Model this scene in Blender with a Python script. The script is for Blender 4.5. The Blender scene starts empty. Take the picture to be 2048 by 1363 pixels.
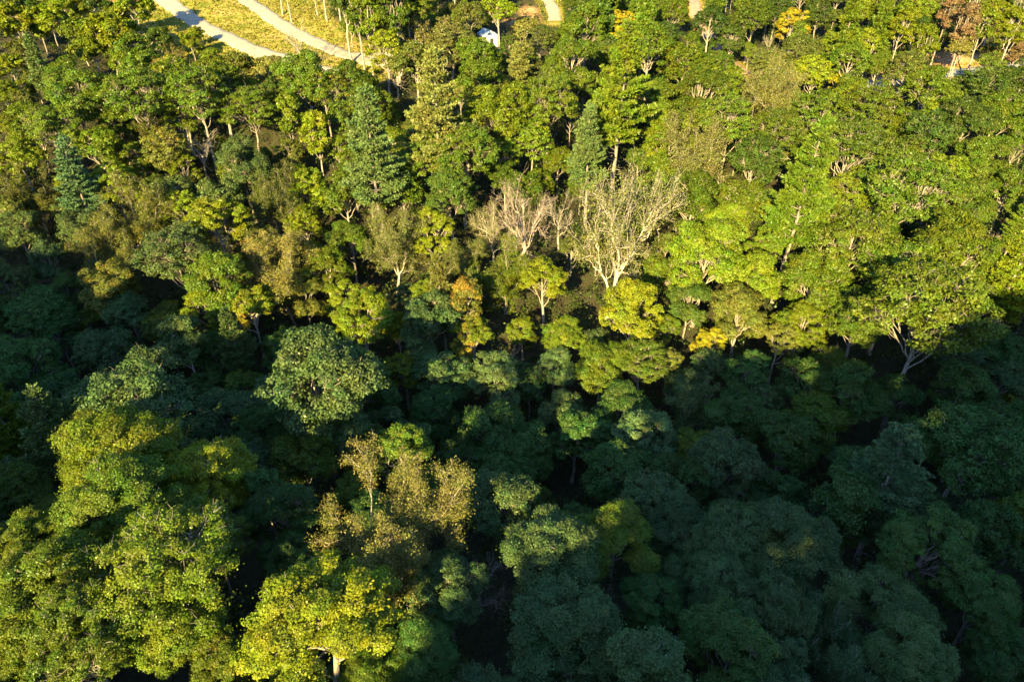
import bpy, math, random
import numpy as np
from math import radians as RAD, sin, cos, tan, pi

# ---------------------------------------------------------------- camera, sky, sun, exposure
SC = bpy.context.scene
COL = SC.collection
CZ = 70.0                                   # height of the camera above the valley datum
PITCH = RAD(34.0)
F = 1365.0                                  # focal length in photo pixels (photo 2048 x 1363)
cam_d = bpy.data.cameras.new('camera')
cam_d.sensor_width = 36.0
cam_d.lens = F / 2048 * 36.0
cam_d.clip_end = 3000
cam = bpy.data.objects.new('camera', cam_d)
COL.objects.link(cam)
cam.location = (0, 0, CZ)
cam.rotation_euler = (pi/2 - PITCH, 0, 0)
SC.camera = cam

SUN_EL = RAD(22.0)
SUN_AZ = RAD(20.0)                          # light travels forward and this far to the right
world = bpy.data.worlds.new('World')
SC.world = world
world.use_nodes = True
nt = world.node_tree
bg = nt.nodes['Background']
sky = nt.nodes.new('ShaderNodeTexSky')
sky.sky_type = 'NISHITA'
sky.sun_disc = False
sky.sun_elevation = SUN_EL
sky.sun_rotation = pi + SUN_AZ
sky.ozone_density = 6.0
sky.dust_density = 0.4
sky.air_density = 1.2
nt.links.new(sky.outputs['Color'], bg.inputs['Color'])
bg.inputs['Strength'].default_value = 0.095
sun_d = bpy.data.lights.new('sun', 'SUN')
sun_d.energy = 5.0
sun_d.angle = RAD(0.5)
sun_d.color = (1.0, 0.83, 0.35)
sun = bpy.data.objects.new('sun', sun_d)
COL.objects.link(sun)
sun.rotation_euler = (pi/2 - SUN_EL, 0, -SUN_AZ)
sun.location = (-80, -150, 160)
SC.view_settings.view_transform = 'Standard'
SC.view_settings.look = 'None'
SC.view_settings.gamma = 1.0
SC.view_settings.exposure = 2.12
SC.cycles.max_bounces = 5
SC.cycles.diffuse_bounces = 2
SC.cycles.glossy_bounces = 1
SC.cycles.transmission_bounces = 3
SC.cycles.transparent_max_bounces = 4
SC.cycles.use_adaptive_sampling = True
SC.cycles.adaptive_threshold = 0.015

rng = np.random.default_rng(7)
random.seed(7)

# ---------------------------------------------------------------- terrain
def _pw(x, xs, ys):
    return np.interp(x, xs, ys)
YK = [-260, -120, 0, 20, 40, 58, 75, 100, 132, 165, 190, 215, 260, 400]
ZC = [-50, -50, -58, -57.5, -57.0, -65, -65.5, -58, -49, -39.5, -33, -27, -17, 2]
ZL = [-48, -48, -54, -52.5, -53.5, -63, -67, -60.5, -50, -38, -31.5, -25, -17, 2]
ZR = [-50, -50, -56, -58, -62, -66, -65.5, -58, -50, -42, -37.5, -30, -18, 2]
def sm(t):
    t = np.clip(t, 0, 1)
    return t*t*(3 - 2*t)
PU = [-200, -106, -76, -64, -56, -48, -16, -12, -6, -2, 16, 30, 60, 200]
PV = [-20.5, -20.5, -26.5, -28.5, -33, -40, -40, -33, -29, -23, -19.5, -9, -6, -6]   # height of the shadow plane (at s = 0)
def us(x, y):
    ca, sa = cos(SUN_AZ), sin(SUN_AZ)
    return x*ca - y*sa, x*sa + y*ca
def _smooth_profile(y, ks):
    return (_pw(y-7, YK, ks) + 2*_pw(y, YK, ks) + _pw(y+7, YK, ks))/4
def ground(x, y):
    x = np.asarray(x, float); y = np.asarray(y, float)
    zl, zc, zr = _smooth_profile(y, ZL), _smooth_profile(y, ZC), _smooth_profile(y, ZR)
    tl = sm((-x + 6)/36); tr = sm((x - 5)/60)
    z = zc*(1-tl)*(1-tr) + zl*tl + zr*tr
    z = z + 0.9*np.sin(x*0.061 + 1.3)*np.cos(y*0.053) + 0.45*np.sin(x*0.17 + y*0.11)*np.cos(y*0.19 - x*0.05)
    u, s = us(x, y)
    crest = _pw(u, PU, PV) + 60*tan(SUN_EL) - 9.0 - 4.0*sm((-u - 8)/10)
    w = sm((-s - 4)/52.0)
    z = z*(1-w) + crest*w
    return z + CZ

CAM_F = np.array([0, cos(PITCH), -sin(PITCH)])
CAM_U = np.array([0, sin(PITCH), cos(PITCH)])
def ray(px, py):
    v = CAM_F + np.array([1.0, 0, 0])*(px-1024)/F + CAM_U*(681.5-py)/F
    return v
def proj(x, y, z):
    v = np.stack([x, y, z - CZ], -1)
    d = v @ CAM_F
    return 1024 + F*v[..., 0]/d, 681.5 - F*(v @ CAM_U)/d, d
def hit(px, py, h=0.0):
    """The point where the line of sight through a photo pixel meets the surface h metres above the ground."""
    v = ray(px, py)
    t = np.arange(15, 420, 0.4)
    P = v[None]*t[:, None]
    dz = P[:, 2] + CZ - (ground(P[:, 0], P[:, 1]) + h)
    k = np.argmax(dz < 0) if (dz < 0).any() else len(t)-1
    return P[k, 0], P[k, 1], t[k]

def inside(poly, X, Y):
    poly = np.asarray(poly, float)
    c = np.zeros(np.shape(X), bool)
    j = len(poly)-1
    for i in range(len(poly)):
        xi, yi = poly[i]; xj, yj = poly[j]
        with np.errstate(divide='ignore', invalid='ignore'):
            c ^= ((yi > Y) != (yj > Y)) & (X < (xj-xi)*(Y-yi)/(yj-yi+1e-9) + xi)
        j = i
    return c
def world_line(pts):
    return np.array([hit(px, py)[:2] for px, py in pts])
def dist_line(L, X, Y):
    d = np.full(np.shape(X), 1e9)
    for a, b in zip(L[:-1], L[1:]):
        ab = b-a
        t = np.clip(((X-a[0])*ab[0] + (Y-a[1])*ab[1])/(ab@ab), 0, 1)
        d = np.minimum(d, np.hypot(X-a[0]-t*ab[0], Y-a[1]-t*ab[1]))
    return d

# ---------------------------------------------------------------- materials
def new_mat(name):
    m = bpy.data.materials.new(name); m.use_nodes = True
    t = m.node_tree; t.nodes.clear()
    out = t.nodes.new('ShaderNodeOutputMaterial')
    return m, t, out
def N(t, typ, **kw):
    n = t.nodes.new(typ)
    for k, v in kw.items():
        if k in n.inputs.keys(): n.inputs[k].default_value = v
        else: setattr(n, k, v)
    return n
def mixc(t, fac, a, b, mode='MIX'):
    n = t.nodes.new('ShaderNodeMix'); n.data_type = 'RGBA'; n.blend_type = mode
    for sock, v in ((n.inputs[0], fac), (n.inputs[6], a), (n.inputs[7], b)):
        if hasattr(v, 'is_output'): t.links.new(v, sock)
        else: sock.default_value = v
    return n.outputs[2]
def ramp(t, src, stops):
    r = t.nodes.new('ShaderNodeValToRGB')
    el = r.color_ramp.elements
    while len(el) < len(stops): el.new(0.5)
    for e, (p, c) in zip(el, stops):
        e.position = p; e.color = c
    t.links.new(src, r.inputs[0])
    return r.outputs[0]
def noise(t, scale, coord, detail=3, rough=0.6):
    n = N(t, 'ShaderNodeTexNoise'); n.inputs['Scale'].default_value = scale
    n.inputs['Detail'].default_value = detail; n.inputs['Roughness'].default_value = rough
    t.links.new(coord, n.inputs['Vector'])
    return n.outputs[0]

def leaf_material(name, trans=0.3, gloss=0.06):
    m, t, out = new_mat(name)
    info = N(t, 'ShaderNodeObjectInfo')
    att = N(t, 'ShaderNodeAttribute', attribute_name='tint')
    tc = N(t, 'ShaderNodeTexCoord')
    # autumn patches: object colour alpha says how much of the crown has turned
    nz = noise(t, 0.22, tc.outputs['Object'], 3)
    ad = N(t, 'ShaderNodeMath', operation='ADD'); am = N(t, 'ShaderNodeMath', operation='MULTIPLY_ADD'); t.links.new(att.outputs['Fac'], am.inputs[0]); am.inputs[1].default_value = 0.5; t.links.new(nz, am.inputs[2])
    nz = am.outputs[0]
    t.links.new(nz, ad.inputs[0]); t.links.new(info.outputs['Alpha'], ad.inputs[1])
    st = ramp(t, ad.outputs[0], [(0.0, (0, 0, 0, 1)), (0.98, (0, 0, 0, 1)), (1.0, (1, 1, 1, 1))])
    # alpha is stored as 0..1, threshold at about 1.0 of noise + alpha
    mr = N(t, 'ShaderNodeMapRange'); t.links.new(ad.outputs[0], mr.inputs[0])
    mr.inputs[1].default_value = 1.27; mr.inputs[2].default_value = 1.5
    aut = mixc(t, att.outputs['Fac'], (0.27, 0.12, 0.02, 1), (0.33, 0.22, 0.02, 1))
    col = mixc(t, mr.outputs[0], info.outputs['Color'], aut)
    # leaf to leaf and clump to clump variation
    br = N(t, 'ShaderNodeMapRange'); t.links.new(att.outputs['Fac'], br.inputs[0])
    br.inputs[3].default_value = 0.42; br.inputs[4].default_value = 1.55
    hsv = N(t, 'ShaderNodeHueSaturation')
    hm = N(t, 'ShaderNodeMapRange'); t.links.new(noise(t, 0.5, tc.outputs['Object'], 2), hm.inputs[0])
    hm.inputs[1].default_value = 0.3; hm.inputs[2].default_value = 0.7
    hm.inputs[3].default_value = 0.468; hm.inputs[4].default_value = 0.530
    t.links.new(hm.outputs[0], hsv.inputs['Hue']); t.links.new(br.outputs[0], hsv.inputs['Value'])
    t.links.new(col, hsv.inputs['Color'])
    c = hsv.outputs[0]
    d = N(t, 'ShaderNodeBsdfDiffuse'); t.links.new(c, d.inputs['Color'])
    tr = N(t, 'ShaderNodeBsdfTranslucent')
    tcw = mixc(t, 1.0, c, (1.25, 1.15, 0.55, 1), 'MULTIPLY'); t.links.new(tcw, tr.inputs['Color'])
    g = N(t, 'ShaderNodeBsdfGlossy'); g.inputs['Roughness'].default_value = 0.42
    g.inputs['Color'].default_value = (0.75, 0.8, 0.75, 1)
    m1 = N(t, 'ShaderNodeMixShader'); m1.inputs[0].default_value = trans
    t.links.new(d.outputs[0], m1.inputs[1]); t.links.new(tr.outputs[0], m1.inputs[2])
    m2 = N(t, 'ShaderNodeMixShader'); m2.inputs[0].default_value = gloss
    t.links.new(m1.outputs[0], m2.inputs[1]); t.links.new(g.outputs[0], m2.inputs[2])
    t.links.new(m2.outputs[0], out.inputs['Surface'])
    return m

def bark_material(name, a, b):
    m, t, out = new_mat(name)
    tc = N(t, 'ShaderNodeTexCoord')
    mp = N(t, 'ShaderNodeMapping'); mp.inputs['Scale'].default_value = (3, 3, 0.7)
    t.links.new(tc.outputs['Object'], mp.inputs[0])
    f = noise(t, 3.2, mp.outputs[0], 6, 0.75)
    info = N(t, 'ShaderNodeObjectInfo')
    c = ramp(t, f, [(0.38, a), (0.58, b)])
    c = mixc(t, 1.0, c, info.outputs['Color'], 'MULTIPLY')
    p = N(t, 'ShaderNodeBsdfPrincipled'); p.inputs['Roughness'].default_value = 0.9
    t.links.new(c, p.inputs['Base Color'])
    bp = N(t, 'ShaderNodeBump'); bp.inputs['Strength'].default_value = 0.5
    t.links.new(f, bp.inputs['Height']); t.links.new(bp.outputs[0], p.inputs['Normal'])
    t.links.new(p.outputs[0], out.inputs['Surface'])
    return m

M_LEAF = leaf_material('broad_leaves', 0.24, 0.02)
M_NEEDLE = leaf_material('pine_needles', 0.15, 0.02)
M_BARK = bark_material('bark', (0.13, 0.10, 0.075, 1), (0.56, 0.48, 0.40, 1))

def ground_material():
    m, t, out = new_mat('ground')
    geo = N(t, 'ShaderNodeNewGeometry')
    z = N(t, 'ShaderNodeAttribute', attribute_name='zone')
    sep = N(t, 'ShaderNodeSeparateColor'); t.links.new(z.outputs['Color'], sep.inputs[0])
    pos = geo.outputs['Position']
    floor_c = ramp(t, noise(t, 0.9, pos, 5, 0.7), [(0.3, (0.030, 0.026, 0.014, 1)), (0.5, (0.055, 0.045, 0.024, 1)), (0.7, (0.045, 0.06, 0.02, 1))])
    mp = N(t, 'ShaderNodeMapping'); mp.inputs['Rotation'].default_value = (0, 0, RAD(-38)); mp.inputs['Scale'].default_value = (0.10, 0.5, 0.3)
    t.links.new(pos, mp.inputs[0])
    g1 = ramp(t, noise(t, 0.8, mp.outputs[0], 5, 0.65), [(0.36, (0.11, 0.14, 0.02, 1)), (0.48, (0.23, 0.21, 0.035, 1)), (0.6, (0.36, 0.26, 0.09, 1))])
    g2 = ramp(t, noise(t, 3.0, pos, 4, 0.7), [(0.3, (0.6, 0.65, 0.5, 1)), (0.7, (1.25, 1.2, 1.15, 1))])
    grass_c = mixc(t, 1.0, g1, g2, 'MULTIPLY')
    clay_c = ramp(t, noise(t, 0.9, pos, 6, 0.7), [(0.3, (0.22, 0.10, 0.045, 1)), (0.5, (0.46, 0.24, 0.10, 1)), (0.7, (0.62, 0.42, 0.26, 1))])
    c = mixc(t, sep.outputs[0], floor_c, grass_c)
    c = mixc(t, sep.outputs[1], c, clay_c)
    p = N(t, 'ShaderNodeBsdfPrincipled'); p.inputs['Roughness'].default_value = 1.0
    p.inputs['Specular IOR Level'].default_value = 0.1
    t.links.new(c, p.inputs['Base Color'])
    bp = N(t, 'ShaderNodeBump'); bp.inputs['Strength'].default_value = 0.8; bp.inputs['Distance'].default_value = 0.3
    t.links.new(noise(t, 2.5, pos, 6, 0.75), bp.inputs['Height']); t.links.new(bp.outputs[0], p.inputs['Normal'])
    t.links.new(p.outputs[0], out.inputs['Surface'])
    return m
def simple_noise_mat(name, stops, scale, bump=0.4, rough=0.9):
    m, t, out = new_mat(name)
    geo = N(t, 'ShaderNodeNewGeometry')
    f = noise(t, scale, geo.outputs['Position'], 6, 0.7)
    p = N(t, 'ShaderNodeBsdfPrincipled'); p.inputs['Roughness'].default_value = rough
    t.links.new(ramp(t, f, stops), p.inputs['Base Color'])
    bp = N(t, 'ShaderNodeBump'); bp.inputs['Strength'].default_value = bump; bp.inputs['Distance'].default_value = 0.1
    t.links.new(f, bp.inputs['Height']); t.links.new(bp.outputs[0], p.inputs['Normal'])
    t.links.new(p.outputs[0], out.inputs['Surface'])
    return m
M_GROUND = ground_material()
M_GRAVEL = simple_noise_mat('gravel', [(0.3, (0.20, 0.155, 0.10, 1)), (0.5, (0.31, 0.26, 0.19, 1)), (0.7, (0.38, 0.33, 0.26, 1))], 1.4)
M_ASPHALT = simple_noise_mat('old_asphalt', [(0.3, (0.16, 0.17, 0.18, 1)), (0.7, (0.26, 0.27, 0.28, 1))], 1.2)
M_DIRT = simple_noise_mat('red_dirt', [(0.3, (0.26, 0.15, 0.10, 1)), (0.7, (0.42, 0.27, 0.19, 1))], 0.8)

# ---------------------------------------------------------------- mesh helpers
def mesh_np(name, verts, loops, counts, mat, tint=None, smooth=False):
    me = bpy.data.meshes.new(name)
    nf = len(counts)
    me.vertices.add(len(verts)); me.vertices.foreach_set('co', np.asarray(verts, np.float32).ravel())
    me.loops.add(len(loops)); me.loops.foreach_set('vertex_index', np.asarray(loops, np.int32))
    me.polygons.add(nf)
    starts = np.concatenate([[0], np.cumsum(counts)[:-1]]).astype(np.int32)
    me.polygons.foreach_set('loop_start', starts)
    me.polygons.foreach_set('loop_total', np.asarray(counts, np.int32))
    if smooth: me.polygons.foreach_set('use_smooth', np.ones(nf, bool))
    if tint is not None:
        a = me.attributes.new('tint', 'FLOAT', 'FACE'); a.data.foreach_set('value', np.asarray(tint, np.float32))
    me.update(calc_edges=True)
    me.materials.append(mat)
    return me
def quads_mesh(name, V, mat, tint=None):
    """V: (n,4,3) corner positions."""
    n = len(V)
    return mesh_np(name, V.reshape(-1, 3), np.arange(n*4), np.full(n, 4), mat, tint)
class Tubes:
    def __init__(s): s.v = []; s.f = []; s.n = 0
    def add(s, P, R, k=5):
        P = np.asarray(P, float); R = np.asarray(R, float)
        T = np.gradient(P, axis=0); T /= np.linalg.norm(T, axis=1, keepdims=True) + 1e-9
        ref = np.array([0.31, 0.17, 0.93]) if abs(T[0, 2]) < 0.8 else np.array([1.0, 0.2, 0.1])
        A = np.cross(T, ref); A /= np.linalg.norm(A, axis=1, keepdims=True) + 1e-9
        B = np.cross(T, A)
        th = np.arange(k)*2*pi/k
        ring = P[:, None] + R[:, None, None]*(np.cos(th)[None, :, None]*A[:, None] + np.sin(th)[None, :, None]*B[:, None])
        m = len(P)
        s.v.append(ring.reshape(-1, 3))
        i = np.arange(m-1)[:, None]*k; j = np.arange(k)[None]
        j2 = (j+1) % k
        q = np.stack([i+j, i+j2, i+k+j2, i+k+j], -1).reshape(-1, 4) + s.n
        s.f.append(q)
        s.n += m*k
    def mesh(s, name, mat=None):
        V = np.concatenate(s.v); Q = np.concatenate(s.f)
        return mesh_np(name, V, Q.ravel(), np.full(len(Q), 4), mat or M_BARK, smooth=True)
def curve(a, b, n, bend, r):
    """A wavy path from a to b that first leaves along bend."""
    a, b = np.asarray(a, float), np.asarray(b, float)
    L = np.linalg.norm(b-a)
    t = np.linspace(0, 1, n)[:, None]
    c = a + np.asarray(bend)*L*0.45
    P = (1-t)**2*a + 2*t*(1-t)*c + t**2*b
    w = r.normal(0, 1, (n, 3))*L*0.03
    w[0] = 0; w[-1] = 0
    return P + w
def unit(v):
    return v/(np.linalg.norm(v, axis=-1, keepdims=True) + 1e-9)
def leaves(C, n, l, w, r, fold=0.18):
    """Leaf-shaped quads at C facing n (both (k,3)), length l, width w."""
    k = len(C)
    T = unit(np.cross(n, unit(r.normal(0, 1, (k, 3)))))
    B = np.cross(n, T)
    q = r.uniform(0.55, 1.45, k); L = (l*q)[:, None]; W = (w*q*r.uniform(0.7, 1.2, k))[:, None]
    p0 = C - T*L*0.5
    p2 = C + T*L*0.5 - n*L*fold
    p1 = C + B*W*0.5 + n*W*0.15
    p3 = C - B*W*0.5 + n*W*0.15
    return np.stack([p0, p1, p2, p3], 1)

def sphere_pts(n, r, lo=-1.0):
    """n roughly even directions with z above lo."""
    i = np.arange(n) + 0.5
    z = 1 - (1-lo)*i/n
    th = pi*(1+5**0.5)*i + r.uniform(0, 6.28)
    q = np.sqrt(np.clip(1-z*z, 0, 1))
    return np.stack([q*np.cos(th), q*np.sin(th), z], -1)

# ---------------------------------------------------------------- broadleaf trees
def broadleaf(seed, R=5.0, H=17.0, zb=6.5, nl=10, nc=15, rc=0.95, leaf=0.3, nleaf=18000, lobe=0.44, top=0.92,
              limb=1.0, twig=3, squash=0.62, spread=1.0, trunk_r=0.26, show=0.0, lean=0.25, gap=0.0, fork=1):
    """-> (trunk mesh, limbs mesh, crown mesh). The crown is a set of lobes carried by limbs, each a set of leafy clumps."""
    r = np.random.default_rng(seed)
    zc = (zb + H)/2; hz = (H-zb)/2
    D = sphere_pts(nl, r, -0.55)
    D = unit(D + r.normal(0, 0.20, D.shape))
    k = r.uniform(0.80, 1.12, nl)
    LC = np.stack([D[:, 0]*R*(1-lobe)*spread, D[:, 1]*R*(1-lobe)*spread, D[:, 2]*hz*(1-lobe)*1.05], -1)*k[:, None]
    LC[:, 2] += zc + (hz*0.1)
    LR = R*lobe*r.uniform(0.78, 1.25, nl)
    if gap > 0:
        keep = r.uniform(0, 1, nl) > gap
        keep[:4] = True
        LC, LR = LC[keep], LR[keep]
    axis = np.array([r.normal(0, lean), r.normal(0, lean), 0])
    tz = H*0.80
    tp = np.linspace(0, 1, 9)
    TP = np.stack([axis[0]*tp**1.5*2 + np.cumsum(r.normal(0, 0.08, 9)), axis[1]*tp**1.5*2 + np.cumsum(r.normal(0, 0.08, 9)), tp*tz], -1)
    TP[0, :2] = 0
    TR = trunk_r*(1.25 - tp)**0.8 * np.where(tp == 0, 1.35, 1)
    tr = Tubes(); tr.add(TP, TR, 8)
    lb = Tubes()
    cc, cr, cn = [], [], []
    for q, (c, lr) in enumerate(zip(LC, LR)):
        hz0 = np.clip(zb*0.60 + (c[2]-zb)*0.72 + r.normal(0, 0.7), zb*0.55, tz*0.95)
        a = np.array([np.interp(hz0, TP[:, 2], TP[:, j]) for j in range(3)])
        rad0 = np.interp(hz0, TP[:, 2], TR)
        out = unit(np.array([c[0]-a[0], c[1]-a[1], 0])) if np.hypot(*(c-a)[:2]) > .3 else np.zeros(3)
        P = curve(a, c, 7, unit(out*0.6 + np.array([0, 0, 0.8])), r)
        lb.add(P, np.linspace(rad0*0.52, 0.05, 7)*limb, 5)
        # clumps on the outer side of the lobe
        m = max(4, int(nc*(lr/(R*lobe))**2))
        d = unit(r.normal(0, 1, (m*3, 3)) + unit(c-np.array([0, 0, zc]))*0.55 + np.array([0, 0, 0.45]))
        sel = [0]
        for i in range(1, len(d)):
            if len(sel) >= m: break
            if (np.linalg.norm(d[sel]-d[i], axis=1) > 0.42).all(): sel.append(i)
        d = d[sel]
        pc = c + d*lr*np.array([1, 1, 0.85])*r.uniform(0.72, 1.12, (len(d), 1))
        ok = np.linalg.norm((pc-np.array([0, 0, zc]))/np.array([R, R, hz]), axis=1) < top + 0.28
        pc = pc[ok]
        for e in pc:
            s0 = P[r.integers(3, 7)]
            Q = curve(s0, e + (np.array([0, 0, show]) if show else 0), 5, unit(e-s0)*0.6 + np.array([0, 0, 0.35]), r)
            lb.add(Q, np.linspace(0.042, 0.012, 5)*limb, 3)
            for _ in range(twig):
                f = Q[r.integers(2, 5)]
                g = f + unit(r.normal(0, 1, 3) + unit(e-c)*1.0 + np.array([0, 0, 0.4]))*rc*r.uniform(0.6, 1.25)*(1+show)
                lb.add(curve(f, g, 3, unit(g-f), r), np.array([0.026, 0.017, 0.008])*limb, 3)
        cc.append(pc); cr.append(rc*r.uniform(0.65, 1.3, len(pc))); cn.append(unit(pc-c))
    cc = np.concatenate(cc); cr = np.concatenate(cr); cn = np.concatenate(cn)
    w = cr**2; w = w/w.sum()
    idx = r.choice(len(cc), nleaf, p=w)
    d = unit(r.normal(0, 1, (nleaf, 3)) + cn[idx]*0.5 + np.array([0, 0, 0.35]))
    rad = cr[idx]*r.uniform(0.35, 1.0, nleaf)**0.6*np.where(r.uniform(0, 1, nleaf) < 0.14, r.uniform(1.0, 1.6, nleaf), 1.0)
    # each clump is itself ragged: pull leaves towards a few sprays
    C = cc[idx] + d*rad[:, None]*np.array([1.08, 1.08, squash])
    C += 0.10*np.sin(C[:, [1, 2, 0]]*5.1 + seed)*np.array([1, 1, 0.7])
    nrm = unit(d*0.45 + np.array([0, 0, 0.55]) + cn[idx]*0.2 + r.normal(0, 0.42, (nleaf, 3)))
    V = leaves(C, nrm, leaf, leaf*0.62, r)
    ctint = r.uniform(0.25, 0.75, len(cc))[idx]
    tint = np.clip(ctint*0.6 + 0.2 + r.normal(0, 0.14, nleaf), 0, 1)
    return tr.mesh('tree_trunk'), lb.mesh('tree_limbs'), quads_mesh('tree_crown', V, M_LEAF, tint)

# ---------------------------------------------------------------- bare trees
def bare(seed, R=5.0, H=15.0, depth=5, trunk_r=0.28, up=0.35, leafn=0, leaf=0.3, wig=0.09, base=0.42):
    r = np.random.default_rng(seed)
    tr = Tubes(); lb = Tubes(); tips = []
    p = np.array([0.0, 0, 0]); top = np.array([r.normal(0, .5), r.normal(0, .5), H*base])
    P = curve(p, top, 7, np.array([0, 0, 0.5]), r)
    tr.add(P, np.linspace(trunk_r*1.3, trunk_r*0.85, 7), 8)
    def grow(a, d, L, rad, k):
        b = a + d*L
        n = 6 if k > 1 else 4
        Q = curve(a, b, n, unit(d + r.normal(0, 0.35, 3)), r)
        Q[1:] += np.cumsum(r.normal(0, L*wig*0.35, (n-1, 3)), 0)
        lb.add(Q, np.linspace(rad, rad*0.55, n), 5 if k > 2 else 3)
        if k <= 1:
            for _ in range(1):
                e0 = Q[r.integers(1, n)]; e1 = e0 + unit(d + r.normal(0, 0.7, 3))*L*r.uniform(0.35, 0.8)
                lb.add(curve(e0, e1, 3, unit(e1-e0), r), np.array([0.016, 0.011, 0.006]), 3)
        if k <= 0:
            tips.append(Q[-1]); return
        m = 3 if r.uniform() < 0.55 else 2
        for j in range(m):
            dd = unit(d + r.normal(0, 0.50, 3) + np.array([0, 0, up*0.5]) + unit(Q[-1]*np.array([1, 1, 0]))*0.12)
            grow(Q[-1], dd, L*r.uniform(0.60, 0.84), rad*0.55*r.uniform(0.8, 1.1), k-1)
        for j in range(3):
            dd = unit(r.normal(0, 1, 3)*0.8 + d*0.6 + np.array([0, 0, up]))
            grow(Q[r.integers(1, n-1)], dd, L*r.uniform(0.35, 0.6), rad*0.35, max(k-2, 0))
    nb = 5
    for j in range(nb):
        th = j*2*pi/nb + r.uniform(-0.4, 0.4)
        d = unit(np.array([cos(th)*0.9, sin(th)*0.9, r.uniform(0.5, 1.5)]))
        grow(P[-1 - (j % 3)] - d*0.05, d, H*0.20, trunk_r*0.62, depth-1)
    mesh_l = lb
    T = np.array(tips)
    # normalise the crown to radius R and height H
    rr = np.percentile(np.hypot(T[:, 0], T[:, 1]), 92); hh = T[:, 2].max()
    f = np.array([R/rr, R/rr, 1.0])
    zb = P[-1, 2]*0.7
    def warp(V):
        V = V.copy()
        w = np.clip((V[:, 2]-zb)/2.0, 0, 1)[:, None]
        V2 = V*f
        V2[:, 2] = np.where(V[:, 2] > zb, zb + (V[:, 2]-zb)*(H-zb)/(hh-zb), V[:, 2])
        return V*(1-w) + V2*w
    for part in (tr, lb):
        part.v = [warp(v) for v in part.v]
    cm = None
    if leafn:
        T = warp(T)
        idx = r.integers(0, len(T), leafn)
        C = T[idx] + r.normal(0, 0.30, (leafn, 3))*np.array([1, 1, 0.7]) - np.array([0, 0, 0.1])
        nrm = unit(np.array([0, 0, 0.6]) + r.normal(0, 0.6, (leafn, 3)))
        cm = quads_mesh('tree_crown', leaves(C, nrm, leaf, leaf*0.55, r), M_LEAF, np.clip(r.normal(0.5, 0.2, leafn), 0, 1))
    return tr.mesh('tree_trunk'), lb.mesh('tree_limbs'), cm

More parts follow.
